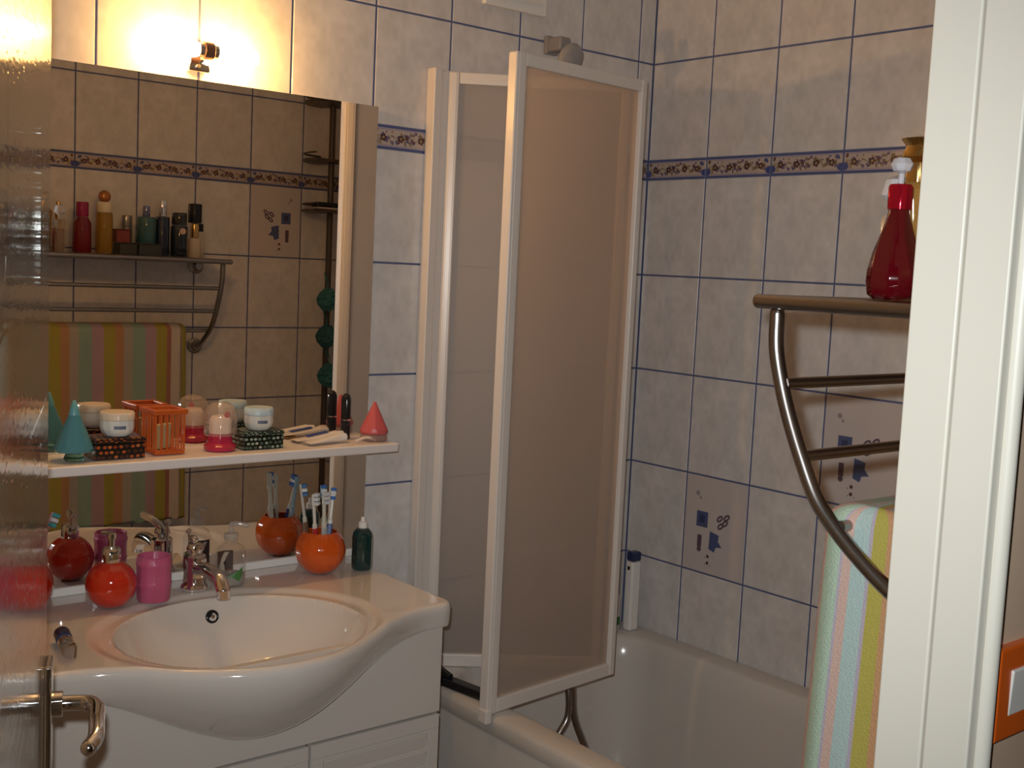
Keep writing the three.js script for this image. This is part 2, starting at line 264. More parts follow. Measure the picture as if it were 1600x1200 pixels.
// ---------------------------------------------------------------- washbasin and cabinet
const BX = -1.32, BY = 0.84;
const bump = x => { const t = Math.min(Math.abs(x) / 0.365, 1); return 0.5 * (1 + Math.cos(Math.PI * t)); };
const zFront = x => { let z = 0.428 + 0.146 * bump(x); const c = Math.abs(x) - 0.385; if (c > 0) z -= 0.03 * (1 - Math.sqrt(Math.max(0, 1 - (c / 0.03) ** 2))); return z; };
const bowlH = (x, z) => {
  const r = Math.hypot(x / 0.222, (z - 0.352) / 0.198), ro = Math.hypot(x / 0.268, (z - 0.345) / 0.226);
  let h = 0; if (ro < 1) { const q = Math.min(1, (1 - ro) / 0.10); h -= 0.006 * q * q * (3 - 2 * q); }
  if (r < 1) h -= 0.128 * Math.pow(1 - Math.pow(r, 3.2), 0.8);
  return h;
};
{
  const basin = thing('washbasin', 'white ceramic washbasin with bow front set on the vanity cabinet', 'washbasin', [BX, BY, 0]);
  const NX = 220, NT = 150, NS = 26, NU = 16, P = [], I = [], W = 0.415;
  const cols = [];
  for (let i = 0; i <= NX; i++) {
    const x = -W + 2 * W * i / NX, zf = zFront(x), yb = -0.048 - 0.132 * bump(x), ring = [];
    const e = Math.max(0, (Math.abs(x) - (W - 0.012)) / 0.012), drop = -0.012 * (1 - Math.sqrt(Math.max(0, 1 - e * e)));
    for (let k = 0; k <= NT; k++) { const z = 0.001 + (zf - 0.014 - 0.001) * k / NT; ring.push([x, bowlH(x, z) + drop, z]); }
    const y0 = bowlH(x, zf - 0.014) + drop;
    for (let k = 1; k <= 6; k++) { const a = k / 6 * Math.PI / 2; ring.push([x, y0 - 0.014 * (1 - Math.cos(a)), zf - 0.014 + 0.014 * Math.sin(a)]); }
    const zb = Math.min(0.4215, zf - 0.004), ys = y0 - 0.014;
    for (let k = 1; k <= NS; k++) { const t = k / NS, c = Math.pow(Math.cos(t * Math.PI / 2), 0.75), s = Math.sin(t * Math.PI / 2); ring.push([x, ys + (yb - ys) * Math.pow(t, 0.9) * (0.55 + 0.45 * s), zb + (zf - zb) * c]); }
    const zr = Math.min(0.4215, zf - 0.004);
    for (let k = 0; k <= NU; k++) { const z = zr - (zr - 0.001) * k / NU; ring.push([x, Math.min(-0.048, bowlH(x, z) - 0.012), z]); }
    cols.push(ring);
  }
  const R = cols[0].length; for (const c of cols) for (const p of c) P.push(...p);
  for (let i = 0; i < NX; i++) for (let k = 0; k < R; k++) { const k2 = (k + 1) % R, a = i * R + k, b = (i + 1) * R + k, c = (i + 1) * R + k2, d = i * R + k2; I.push(a, d, b, b, d, c); }
  for (const [i, s] of [[0, 1], [NX, -1]]) { const c0 = P.length / 3, x = i ? W : -W; P.push(x, -0.03, 0.2); for (let k = 0; k < R; k++) { const k2 = (k + 1) % R; if (s > 0) I.push(c0, i * R + k2, i * R + k); else I.push(c0, i * R + k, i * R + k2); } }
  const g = new THREE.BufferGeometry(); g.setAttribute('position', new THREE.Float32BufferAttribute(P, 3)); g.setIndex(I);
  g.computeVertexNormals(); const n = g; n.setAttribute('uv', new THREE.Float32BufferAttribute(new Float32Array(n.attributes.position.count * 2), 2));
  obj('basin_body', n, M.ceramic, basin);
  const of = new THREE.Group();
  const zo = 0.352 - 0.198 * 0.985;
  const ov = obj('overflow_ring', rotated(new THREE.TorusGeometry(0.0105, 0.003, 10, 28), 0, 0, 0), M.black, basin, [0.028, -0.038, zo + 0.010], [-0.35, 0, 0]);
  obj('overflow_hole', rotated(cyl(0.0095, 0.002), Math.PI / 2, 0, 0), M.black, ov, [0, 0, -0.002]);
  obj('overflow_pin', rotated(cyl(0.004, 0.004), Math.PI / 2, 0, 0), M.chrome, ov, [0, 0, 0]);
  obj('drain', [moved(lathe([[0, 0.001], [0.018, 0.001], [0.02, 0.004], [0.024, 0.004], [0.026, 0]], 28), 0, -0.1345, 0.345)], M.chrome, basin);
}
{
  const c = thing('vanity_cabinet', 'white vanity cabinet with ribbed doors under the washbasin', 'cabinet', [BX, 0, 0]);
  const x0 = -0.39, x1 = 0.39, top = 0.791, zf = 0.402;
  obj('side_panel', box(x0, x0 + 0.016, 0.08, top, 0.001, zf), M.lacquer, c); obj('side_panel', box(x1 - 0.016, x1, 0.08, top, 0.001, zf), M.lacquer, c);
  obj('bottom_panel', box(x0 + 0.016, x1 - 0.016, 0.08, 0.096, 0.001, zf), M.lacquer, c);
  obj('back_panel', box(x0 + 0.016, x1 - 0.016, 0.096, 0.65, 0.001, 0.006), M.lacquer, c);
  obj('plinth', box(x0 + 0.02, x1 - 0.02, 0, 0.08, 0.02, zf - 0.05), M.lacquer, c);
  obj('fascia', rbox(x0, x1, Y0 - 1.118, top, zf + 0.0005, zf + 0.018, 0.002), M.lacquer, c);
  const seams = [x0, -0.102, 0.102, x1];
  for (let i = 0; i < 3; i++) {
    const a = seams[i] + (i ? 0.0025 : 0), b = seams[i + 1] - (i < 2 ? 0.0025 : 0), y1 = Y0 - 1.123, y0 = 0.085;
    const d = obj('door', rbox(a, b, y0, y1, zf + 0.0005, zf + 0.014, 0.002), M.lacquer, c);
    for (const [p, q, r, s] of [[a, b, y1 - 0.028, y1], [a, b, y0, y0 + 0.028], [a, a + 0.026, y0 + 0.028, y1 - 0.028], [b - 0.026, b, y0 + 0.028, y1 - 0.028]]) obj('door_rail', rbox(p, q, r, s, zf + 0.013, zf + 0.018, 0.0015, 1), M.lacquer, d);
    for (let y = y1 - 0.034; y > y0 + 0.05; y -= 0.034) obj('slat', rotated(rbox(a + 0.028, b - 0.028, -0.0145, 0.0145, -0.003, 0.003, 0.002, 1), 0.14, 0, 0).translate(0, y - 0.015, zf + 0.0135), M.lacquer, d);
  }
}
{
  const f = thing('mixer_tap', 'chrome single lever mixer tap on the washbasin', 'tap', [-1.298, BY + 0.001, 0.098]);
  obj('body', [lathe([[0, 0], [0.026, 0], [0.027, 0.005], [0.022, 0.012], [0.0205, 0.03], [0.022, 0.055], [0.021, 0.066], [0.012, 0.074], [0, 0.075]], 32)], M.chrome, f);
  const sp = obj('spout', tube([[0, 0.040, 0.006], [0, 0.048, 0.04], [0, 0.050, 0.075], [0, 0.044, 0.108], [0, 0.026, 0.124]], 0.0135, 30, 16), M.chrome, f);
  obj('aerator', moved(cyl(0.0125, 0.016, 0), 0, 0.012, 0.125), M.chrome, sp);
  obj('lever', [tube([[0, 0.072, 0.0], [-0.004, 0.090, -0.004], [-0.012, 0.103, 0.012], [-0.022, 0.110, 0.045]], 0.0075, 24, 12), moved(lathe([[0, -0.004], [0.013, -0.002], [0.0165, 0.008], [0.013, 0.018], [0, 0.021]], 24), 0, 0.072, 0)], M.chrome, f);
  obj('pop_up_rod', [rod([0, 0.03, -0.024], [0, 0.105, -0.028], 0.0025), moved(lathe(ballProfile(0.006, 0, 0.002, 0.0118), 16), 0, 0.102, -0.028)], M.chrome, f);
}

// ---------------------------------------------------------------- things on the washbasin
const CT = BY + 0.0015;
function soapDispenser() {
  const t = thing('soap_dispenser', 'round red soap dispenser with chrome pump beside the pink tumbler', 'soap dispenser', [-1.474, CT, 0.128]);
  obj('ball', lathe([...ballProfile(0.0455, 0, 0.02, 0.083), [0, 0.083]], 40), glossy([0.52, 0.025, 0.008]), t);
  obj('collar', lathe([[0, 0.082], [0.0165, 0.082], [0.0168, 0.086], [0.0165, 0.105], [0.014, 0.109], [0, 0.109]], 28), M.chrome, t);
  obj('pump', [moved(cyl(0.006, 0.022), 0, 0.108, 0), tube([[0, 0.132, 0.004], [0, 0.133, -0.012], [-0.004, 0.131, -0.030]], 0.0048, 16, 10), moved(cyl(0.0085, 0.010), 0, 0.126, 0)], M.chrome, t);
}
soapDispenser();
tag(obj(numbered('tumbler'), lathe([[0, 0], [0.0285, 0], [0.0305, 0.003], [0.0315, 0.030], [0.0325, 0.032], [0.0325, 0.036], [0.0315, 0.038], [0.0315, 0.066], [0.0325, 0.068], [0.0325, 0.074], [0.031, 0.076], [0.031, 0.084], [0.029, 0.085], [0.0275, 0.082], [0.027, 0.006], [0, 0.006]], 40), mat([0.52, 0.10, 0.20], 0.35), null, [-1.393, CT, 0.128]), 'ribbed pink plastic tumbler between red dispenser and tap', 'tumbler');
function cup(label, x, z, color) {
  const t = thing('toothbrush_cup', label, 'cup', [x, CT, z]);
  const p = ballProfile(0.0525, 0, 0.024, 0.085), inner = p.slice(2).reverse().map(([r, y]) => [Math.max(r - 0.004, 0), Math.max(y, 0.006)]);
  obj('bowl', lathe([...p, [p[p.length - 1][0] - 0.002, 0.0865], ...inner, [0, 0.006]], 44), glossy(color), t);
  return t;
}
cup('round orange cup holding a bunch of toothbrushes', -1.024, 0.108, [0.62, 0.085, 0.006]);
cup('round red cup behind the textured glass door', -1.618, 0.085, [0.52, 0.025, 0.008]);
// toothbrushes
function toothbrush(label, base, head, turn, cHandle, cGrip, cBristle, group) {
  const A = V(...base), B = V(...head), d = B.clone().sub(A), L = d.length(), t = thing('toothbrush', label, 'toothbrush', base);
  t.quaternion.setFromUnitVectors(V(0, 1, 0), d.normalize()).multiply(new THREE.Quaternion().setFromAxisAngle(V(0, 1, 0), turn));
  const mh = mat(cHandle, 0.25), mg = mat(cGrip, 0.4), mb = mat(cBristle, 0.8);
  obj('handle', [rbox(-0.0055, 0.0055, 0.0, L * 0.62, -0.0045, 0.0045, 0.004, 3), rbox(-0.0035, 0.0035, L * 0.6, L * 0.86, -0.003, 0.003, 0.0025, 2), rbox(-0.006, 0.006, L * 0.84, L, -0.0025, 0.0025, 0.0024, 2)], mh, t);
  obj('grip', rbox(-0.006, 0.006, L * 0.28, L * 0.56, -0.0035, 0.0052, 0.003, 2), mg, t);
  for (let k = 0; k < 3; k++) obj('bristle_tuft', rbox(-0.0055, 0.0055, L * 0.855 + k * 0.009, L * 0.855 + k * 0.009 + 0.007, 0.002, 0.0125, 0.001, 1), k === 1 ? mat([0.65, 0.65, 0.66], 0.8) : mb, t);
}
{
  const cx = -1.024, cz = 0.108, y = CT + 0.007, W = [0.66, 0.62, 0.56], G = 'toothbrushes in the orange cup';
  const TB = [
    ['toothbrush with red grip, leaning in the orange cup', -0.014, 0.012, -0.024, 0.168, 0.006, 0.6, W, [0.5, 0.02, 0.03], [0.6, 0.6, 0.62]],
    ['white toothbrush with navy grip and blue bristles in the orange cup', 0.008, 0.008, 0.034, 0.173, -0.010, -0.5, W, [0.03, 0.06, 0.22], [0.05, 0.14, 0.42]],
    ['clear blue toothbrush with blue bristles in the orange cup', 0.016, -0.004, 0.022, 0.176, -0.034, -0.3, [0.3, 0.42, 0.5], [0.45, 0.5, 0.5], [0.04, 0.12, 0.36]],
    ['pale toothbrush with brown grip leaning tallest in the orange cup', -0.016, -0.010, -0.040, 0.186, -0.020, 0.9, [0.5, 0.47, 0.4], [0.14, 0.06, 0.03], [0.06, 0.16, 0.34]],
    ['cream toothbrush with white bristles upright in the orange cup', 0.0, 0.014, -0.004, 0.172, 0.016, 0.2, [0.62, 0.58, 0.48], [0.5, 0.5, 0.46], [0.6, 0.62, 0.66]]];
  for (const [label, bx, bz, hx, hy, hz, turn, a, b, c] of TB) toothbrush(label, [cx + bx, y, cz + bz], [cx + hx, CT + hy, cz + hz], turn, a, b, c, G);
  toothbrush('toothbrush with turquoise bristles leaning in the red cup', [-1.634, y, 0.092], [-1.556, CT + 0.170, 0.064], 0.5, [0.55, 0.28, 0.3], [0.5, 0.08, 0.12], [0.06, 0.32, 0.36]);
}
{ // clear dispenser with a printed leaf, and a printed back label that only the mirror shows
  const t = thing('clear_dispenser', 'clear plastic soap bottle with green leaf print behind the tap spout', 'soap bottle', [-1.222, CT, 0.098]);
  obj('bottle', lathe([[0, 0], [0.026, 0], [0.029, 0.004], [0.029, 0.062], [0.025, 0.074], [0.013, 0.082], [0.012, 0.09]], 36), M.clear, t);
  obj('soap', lathe([[0, 0.002], [0.027, 0.002], [0.0275, 0.02], [0, 0.02]], 30), mat([0.75, 0.72, 0.66], 0.2, { transmission: 0.7, thickness: 0.01 }), t);
  obj('pump', [moved(cyl(0.014, 0.014), 0, 0.088, 0), moved(cyl(0.005, 0.018), 0, 0.1, 0), tube([[0, 0.12, 0], [0.01, 0.121, 0.006], [0.026, 0.117, 0.015]], 0.005, 14, 10)], mat([0.8, 0.76, 0.72], 0.1, { transmission: 0.75, thickness: 0 }), t);
  const leaf = new THREE.Shape(); leaf.moveTo(-0.018, 0.006); leaf.quadraticCurveTo(0.002, 0.012, 0.014, 0.022); leaf.quadraticCurveTo(0.016, 0.004, 0.006, -0.006); leaf.quadraticCurveTo(-0.004, 0.004, -0.018, 0.006);
  const lg = new THREE.ExtrudeGeometry(leaf, { depth: 0.0006, bevelEnabled: false }); { const a = lg.attributes.position; for (let i = 0; i < a.count; i++) { const q = a.getX(i) / 0.0296, r = 0.0296 + a.getZ(i); a.setXYZ(i, r * Math.sin(q), a.getY(i), r * Math.cos(q)); } lg.computeVertexNormals(); }
  obj('leaf_print', lg, mat([0.06, 0.2, 0.05], 0.5), t, [0, 0.016, 0], [0, -0.1, 0]);
  const backTex = canvasTex(96, 96, (c, w, h) => { c.fillStyle = '#4a3430'; c.fillRect(0, 0, w, h); c.fillStyle = '#c9b9a8'; c.beginPath(); c.moveTo(20, 8); c.quadraticCurveTo(60, 40, 36, 92); c.lineTo(74, 92); c.quadraticCurveTo(84, 40, 44, 6); c.fill(); c.fillStyle = '#7a3a34'; c.fillRect(4, 70, 26, 22); c.fillStyle = '#2c2226'; c.beginPath(); c.arc(42, 48, 8, 0, 7); c.fill(); });
  const bl = new THREE.CylinderGeometry(0.0294, 0.0294, 0.052, 18, 1, true, Math.PI - 0.62, 1.24); obj('back_label', bl, mat([0.9, 0.9, 0.9], 0.5, { map: backTex, side: THREE.DoubleSide }), t, [0, 0.034, 0]);
}
{
  const t = thing('mouthwash_bottle', 'dark green glass bottle with white cap beside the orange cup', 'bottle', [-0.935, CT, 0.130]);
  obj('bottle', lathe([[0, 0], [0.019, 0], [0.0215, 0.003], [0.022, 0.010], [0.022, 0.068], [0.020, 0.078], [0.014, 0.086], [0.009, 0.089], [0, 0.089]], 36), glossy([0.004, 0.05, 0.05], 0.06, { transmission: 0.35, thickness: 0.02, attenuationColor: lin(0.02, 0.35, 0.3), attenuationDistance: 0.02 }), t);
  obj('cap', lathe([[0, 0.088], [0.0095, 0.088], [0.0095, 0.1], [0.005, 0.103], [0.0045, 0.112], [0, 0.113]], 24), M.white, t);
}
{
  const t = thing('travel_bottle', 'small clear tube with dark blue cap lying on the basin by the glass door', 'bottle', [-1.622, CT + 0.0135, 0.315], 1.36);
  obj('tube', rotated(lathe([[0, 0], [0.009, 0], [0.012, 0.01], [0.0125, 0.06], [0.008, 0.068], [0, 0.068]], 24), 0, 0, -Math.PI / 2), mat([0.75, 0.66, 0.6], 0.05, { transmission: 0.8, thickness: 0 }), t, [-0.07, 0, 0]);
  obj('cap', rotated(lathe([[0, 0], [0.013, 0], [0.013, 0.034], [0.011, 0.038], [0, 0.038]], 24), 0, 0, -Math.PI / 2), mat([0.015, 0.03, 0.09], 0.3), t, [-0.002, 0, 0]);
  obj('clip', tube([[-0.07, 0.012, 0], [-0.085, 0.018, 0.006], [-0.1, 0.002, 0.004]], 0.0018, 14, 8), M.steel, t);
}

// ---------------------------------------------------------------- things on the mirror shelf
const ST = SHY + 0.001;
{
  const t = thing('cone_bottle', 'turquoise frosted glass cone perfume bottle on the mirror shelf', 'perfume bottle', [-1.53, ST, 0.088]);
  obj('foot', lathe([[0, 0], [0.016, 0], [0.018, 0.004], [0.013, 0.016], [0, 0.016]], 28), glass([0.35, 0.75, 0.68], 0.03, 0.2), t);
  obj('cone', lathe([[0, 0.016], [0.033, 0.017], [0.035, 0.022], [0.031, 0.032], [0.010, 0.083], [0.0, 0.084]], 36), mat([0.10, 0.33, 0.40], 0.3, { transmission: 0.35, thickness: 0 }), t);
  obj('tip', lathe([[0.010, 0.083], [0.009, 0.09], [0.003, 0.108], [0, 0.11]], 24), mat([0.12, 0.34, 0.38], 0.35), t);
}
const boxTex = (bg, cols) => canvasTex(256, 96, (c, w, h) => { c.fillStyle = bg; c.fillRect(0, 0, w, h); let s = 11; const r = () => { s = (s * 16807) % 2147483647; return s / 2147483647; }; for (let j = 0; j < 3; j++) for (let i = 0; i < 9; i++) { c.fillStyle = cols[Math.floor(r() * cols.length)]; const x = i * 29 + 12 + r() * 8 + (j % 2) * 12, y = 16 + j * 32 + r() * 6; c.beginPath(); for (let a = 0; a < 5; a++) c.arc(x + 6 * Math.cos(a * 1.26), y + 6 * Math.sin(a * 1.26), 5, 0, 7); c.fill(); } });
function trinketBox(label, x, z, turn, w, h, tex) {
  const t = thing('trinket_box', label, 'box', [x, ST, z], turn), m = mat([0.8, 0.8, 0.8], 0.35, { map: tex });
  obj('box_body', rbox(-w / 2, w / 2, 0, h * 0.72, -0.03, 0.03, 0.002), m, t); obj('box_lid', rbox(-w / 2 - 0.0015, w / 2 + 0.0015, h * 0.73, h, -0.0315, 0.0315, 0.003), m, t);
}
trinketBox('small black box with orange flowers carrying a cream jar', -1.452, 0.078, 0.0, 0.094, 0.040, boxTex('#191412', ['#c05a28', '#a8441e', '#d0743c', '#5a3020']));
trinketBox('small black box with pale green flowers carrying a blue lidded jar', -1.160, 0.076, 0.0, 0.088, 0.036, boxTex('#10130f', ['#a8c0a8', '#7f9c88', '#c8cfbe', '#55705c']));
{
  const jar = (label, x, y, z, lidC, bodyC, w, seamY) => { const t = thing('cream_jar', label, 'jar', [x, y, z]);
    obj('jar_body', lathe([[0, 0], [w * 0.72, 0], [w * 0.92, 0.006], [w, 0.016], [w * 0.98, seamY], [0, seamY]], 36), mat(bodyC, 0.25), t);
    obj('jar_lid', lathe([[0, seamY], [w * 1.0, seamY + 0.0005], [w * 1.01, seamY + 0.012], [w * 0.94, seamY + 0.015], [0, seamY + 0.015]], 36), mat(lidC, 0.3), t);
    obj('printed_band', new THREE.CylinderGeometry(w * 1.004, w * 1.004, 0.006, 10, 1, true, -0.55, 0.7), mat([0.12, 0.13, 0.2], 0.5, { side: THREE.DoubleSide }), t, [0, 0.017, 0]); };
  jar('white cream jar with cream lid on the orange flowered box', -1.448, ST + 0.041, 0.08, [0.76, 0.60, 0.45], [0.72, 0.69, 0.65], 0.031, 0.029);
  jar('white cream jar with pale blue lid on the green flowered box', -1.158, ST + 0.037, 0.078, [0.52, 0.62, 0.66], [0.70, 0.68, 0.62], 0.029, 0.029);
}
{
  const t = thing('letter_basket', 'orange slatted plastic basket with overhanging rim against the mirror', 'basket', [-1.352, ST, 0.064]);
  const m = mat([0.68, 0.13, 0.02], 0.3, { transmission: 0.25, thickness: 0 });
  obj('base', rbox(-0.030, 0.030, 0, 0.006, -0.033, 0.033, 0.002), m, t);
  for (let i = 0; i < 6; i++) for (const z of [-0.031, 0.031]) obj('slat', rbox(-0.030 + i * 0.0112, -0.030 + i * 0.0112 + 0.004, 0.006, 0.076, z - 0.0015, z + 0.0015, 0.001, 1), m, t);
  for (let i = 1; i < 5; i++) for (const x of [-0.0285, 0.0285]) obj('slat', rbox(x - 0.0015, x + 0.0015, 0.006, 0.076, -0.031 + i * 0.0124 - 0.002, -0.031 + i * 0.0124 + 0.002, 0.001, 1), m, t);
  obj('rim', [rbox(-0.034, 0.034, 0.076, 0.086, 0.028, 0.036, 0.002), rbox(-0.034, 0.034, 0.076, 0.086, -0.036, -0.028, 0.002), rbox(-0.034, -0.026, 0.076, 0.086, -0.028, 0.028, 0.002), rbox(0.026, 0.034, 0.076, 0.086, -0.028, 0.028, 0.002)], m, t);
  tag(obj(numbered('cosmetic_sachet'), rotated(rbox(-0.018, 0.018, 0, 0.05, -0.004, 0.004, 0.003), 0.12, 0.3, 0), mat([0.42, 0.30, 0.14], 0.5), null, [-1.354, ST + 0.0065, 0.062]), 'small tan sachet standing inside the orange basket', 'sachet');
}
{
  const t = thing('roll_on_deodorant', 'pink roll-on deodorant with peach coloured dome cap on the mirror shelf', 'deodorant', [-1.243, ST, 0.082]);
  obj('base', lathe([[0, 0], [0.028, 0], [0.031, 0.004], [0.031, 0.010], [0.024, 0.016], [0.021, 0.034], [0, 0.034]], 36), mat([0.62, 0.03, 0.09], 0.2, { transmission: 0.3, thickness: 0 }), t);
  obj('bottle', lathe([[0, 0.034], [0.021, 0.034], [0.021, 0.060], [0.016, 0.068], [0, 0.069]], 32), mat([0.85, 0.82, 0.8], 0.15), t);
  obj('logo_spot', rotated(cyl(0.006, 0.002), Math.PI / 2, 0, 0), mat([0.55, 0.04, 0.06], 0.4), t, [0.004, 0.072, 0.0195]);
  obj('dome_cap', lathe([[0.031, 0.030], [0.032, 0.034], [0.032, 0.066], [0.030, 0.078], [0.024, 0.088], [0.014, 0.094], [0, 0.096]], 36), mat([0.97, 0.84, 0.74], 0.08, { transmission: 0.85, thickness: 0 }), t);
}
{
  const flatTube = (label, x, y, z, turn, L, c, capC, stripe) => { const t = thing('cream_tube', label, 'tube', [x, y, z], turn);
    const P = [], I = [], n = 14, s = 18; for (let i = 0; i <= n; i++) { const u = i / n, h = 0.0095 * (1 - 0.93 * u), w = 0.011 + 0.006 * u; for (let k = 0; k < s; k++) { const a = k / s * Math.PI * 2; P.push(u * L, 0.0105 + Math.sin(a) * h - 0.006 * u, Math.cos(a) * w); } }
    for (let i = 0; i < n; i++) for (let k = 0; k < s; k++) { const k2 = (k + 1) % s; I.push(i * s + k, i * s + k2, (i + 1) * s + k, i * s + k2, (i + 1) * s + k2, (i + 1) * s + k); }
    const g = new THREE.BufferGeometry(); g.setAttribute('position', new THREE.Float32BufferAttribute(P, 3)); g.setIndex(I); g.computeVertexNormals(); g.setAttribute('uv', new THREE.Float32BufferAttribute(new Float32Array(P.length / 3 * 2), 2));
    obj('tube_body', g, mat(c, 0.3, { side: THREE.DoubleSide }), t);
    obj('screw_cap', rotated(lathe([[0, 0], [0.008, 0], [0.0085, 0.002], [0.008, 0.018], [0, 0.018]], 20), 0, 0, Math.PI / 2), mat(capC, 0.35), t, [0.001, 0.0105, 0]);
    if (stripe) obj('stripe', rotated(rbox(0, L * 0.5, 0, 0.0012, -0.006, 0.006, 0.0005, 1), 0, 0, -0.13), mat(stripe, 0.4), t, [L * 0.2, 0.0185, 0]); };
  flatTube('white toothpaste tube lying on the shelf beside the green flowered box', -0.976, ST, 0.088, Math.PI + 0.12, 0.085, [0.76, 0.68, 0.62], [0.78, 0.74, 0.72], null);
  flatTube('white tube with blue stripe lying near the black cylinder', -0.962, ST, 0.052, Math.PI + 0.05, 0.105, [0.72, 0.62, 0.54], [0.7, 0.62, 0.58], [0.03, 0.05, 0.26]);
  tag(obj(numbered('hair_clip'), tube([[-0.02, 0.004, 0], [0, 0.010, 0.002], [0.02, 0.007, 0.001], [0.026, 0.0035, 0]], 0.0032, 20, 8), mat([0.75, 0.6, 0.52], 0.35), null, [-0.925, ST, 0.108]), 'small pale hair clip on the shelf edge before the black cylinder', 'hair clip');
  tag(obj(numbered('ring_dish'), lathe([[0, 0], [0.014, 0], [0.017, 0.004], [0.0145, 0.004], [0.012, 0.002], [0, 0.002]], 26), mat([0.45, 0.25, 0.08], 0.3, { metalness: 0.5 }), null, [-1.045, ST, 0.042]), 'small golden dish on the shelf behind the tubes', 'dish');
}
{
  const t = thing('mascara', 'tall glossy black cosmetic cylinder standing on the mirror shelf', 'mascara', [-0.936, ST, 0.049]);
  obj('barrel', lathe([[0, 0], [0.0098, 0], [0.0105, 0.002], [0.0105, 0.040], [0, 0.040]], 26), M.black, t);
  obj('ring', lathe([[0.0, 0.040], [0.0109, 0.040], [0.0109, 0.043], [0, 0.043]], 26), M.chrome, t);
  obj('cap', lathe([[0, 0.043], [0.0105, 0.043], [0.0105, 0.086], [0.008, 0.094], [0.004, 0.098], [0, 0.099]], 26), M.black, t);
}
{
  const t = thing('pyramid_bottle', 'pink glass cone perfume bottle on a clear foot at the shelf end', 'perfume bottle', [-0.890, ST, 0.090]);
  obj('foot', lathe([[0, 0], [0.027, 0], [0.029, 0.003], [0.029, 0.012], [0.026, 0.015], [0, 0.015]], 32), mat([0.8, 0.62, 0.58], 0.06, { transmission: 0.8, thickness: 0 }), t);
  obj('cone', lathe([[0, 0.015], [0.029, 0.016], [0.0305, 0.021], [0.028, 0.028], [0.0045, 0.078], [0.003, 0.083], [0, 0.0835]], 36), mat([0.58, 0.10, 0.10], 0.4), t);
}

// ---------------------------------------------------------------- bath, screen, shower
{
  const b = thing('bathtub', 'white built-in bathtub along the tiled wall', 'bathtub', [0, 0, 0]);
  const X0 = -0.742, X1 = -0.0012, Z0 = 0.0012, Z1 = ZC - 0.0012, RY = 0.550;
  const ring = (ins, r, y, back = 0) => { const x0 = X0 + ins, x1 = X1 - ins - back, z0 = Z0 + ins + back * 1.4, z1 = Z1 - ins - back * 1.4, out = []; for (const [cx, cz, a0] of [[x1 - r, z1 - r, 0], [x0 + r, z1 - r, Math.PI / 2], [x0 + r, z0 + r, Math.PI], [x1 - r, z0 + r, Math.PI * 1.5]]) for (let k = 0; k <= 10; k++) { const a = a0 + k / 10 * Math.PI / 2; out.push([cx + r * Math.cos(a), y, cz + r * Math.sin(a)]); } return out; };
  const rings = [ring(0.004, 0.006, RY - 0.045), ring(0.0, 0.008, RY - 0.035), ring(0.0, 0.008, RY - 0.012), ring(0.004, 0.01, RY - 0.003), ring(0.012, 0.015, RY)];
  for (const [ins, y] of [[0.055, RY], [0.064, RY - 0.004], [0.07, RY - 0.014], [0.078, RY - 0.06], [0.09, RY - 0.2], [0.105, RY - 0.33], [0.13, RY - 0.385], [0.18, RY - 0.405]]) rings.push(ring(ins, 0.11, y, 0.008));
  const P = [], I = [], n = rings[0].length; rings.forEach(r => r.forEach(p => P.push(...p)));
  for (let i = 0; i + 1 < rings.length; i++) for (let k = 0; k < n; k++) { const k2 = (k + 1) % n, a = i * n + k, c = i * n + k2; I.push(a, a + n, c, c, a + n, c + n); }
  const c0 = P.length / 3; P.push((X0 + X1) / 2, RY - 0.408, (Z0 + Z1) / 2); const l = (rings.length - 1) * n; for (let k = 0; k < n; k++) I.push(l + k, c0, l + (k + 1) % n);
  const g = new THREE.BufferGeometry(); g.setAttribute('position', new THREE.Float32BufferAttribute(P, 3)); g.setIndex(I); const q = toCreasedNormals(g, 0.6); q.setAttribute('uv', new THREE.Float32BufferAttribute(new Float32Array(q.attributes.position.count * 2), 2));
  obj('tub_shell', q, mat([0.62, 0.57, 0.53], 0.16, { side: THREE.DoubleSide }), b);
  obj('apron_panel', box(X0 + 0.006, X0 + 0.018, 0, RY - 0.04, Z0, Z1), M.tub, b);
}
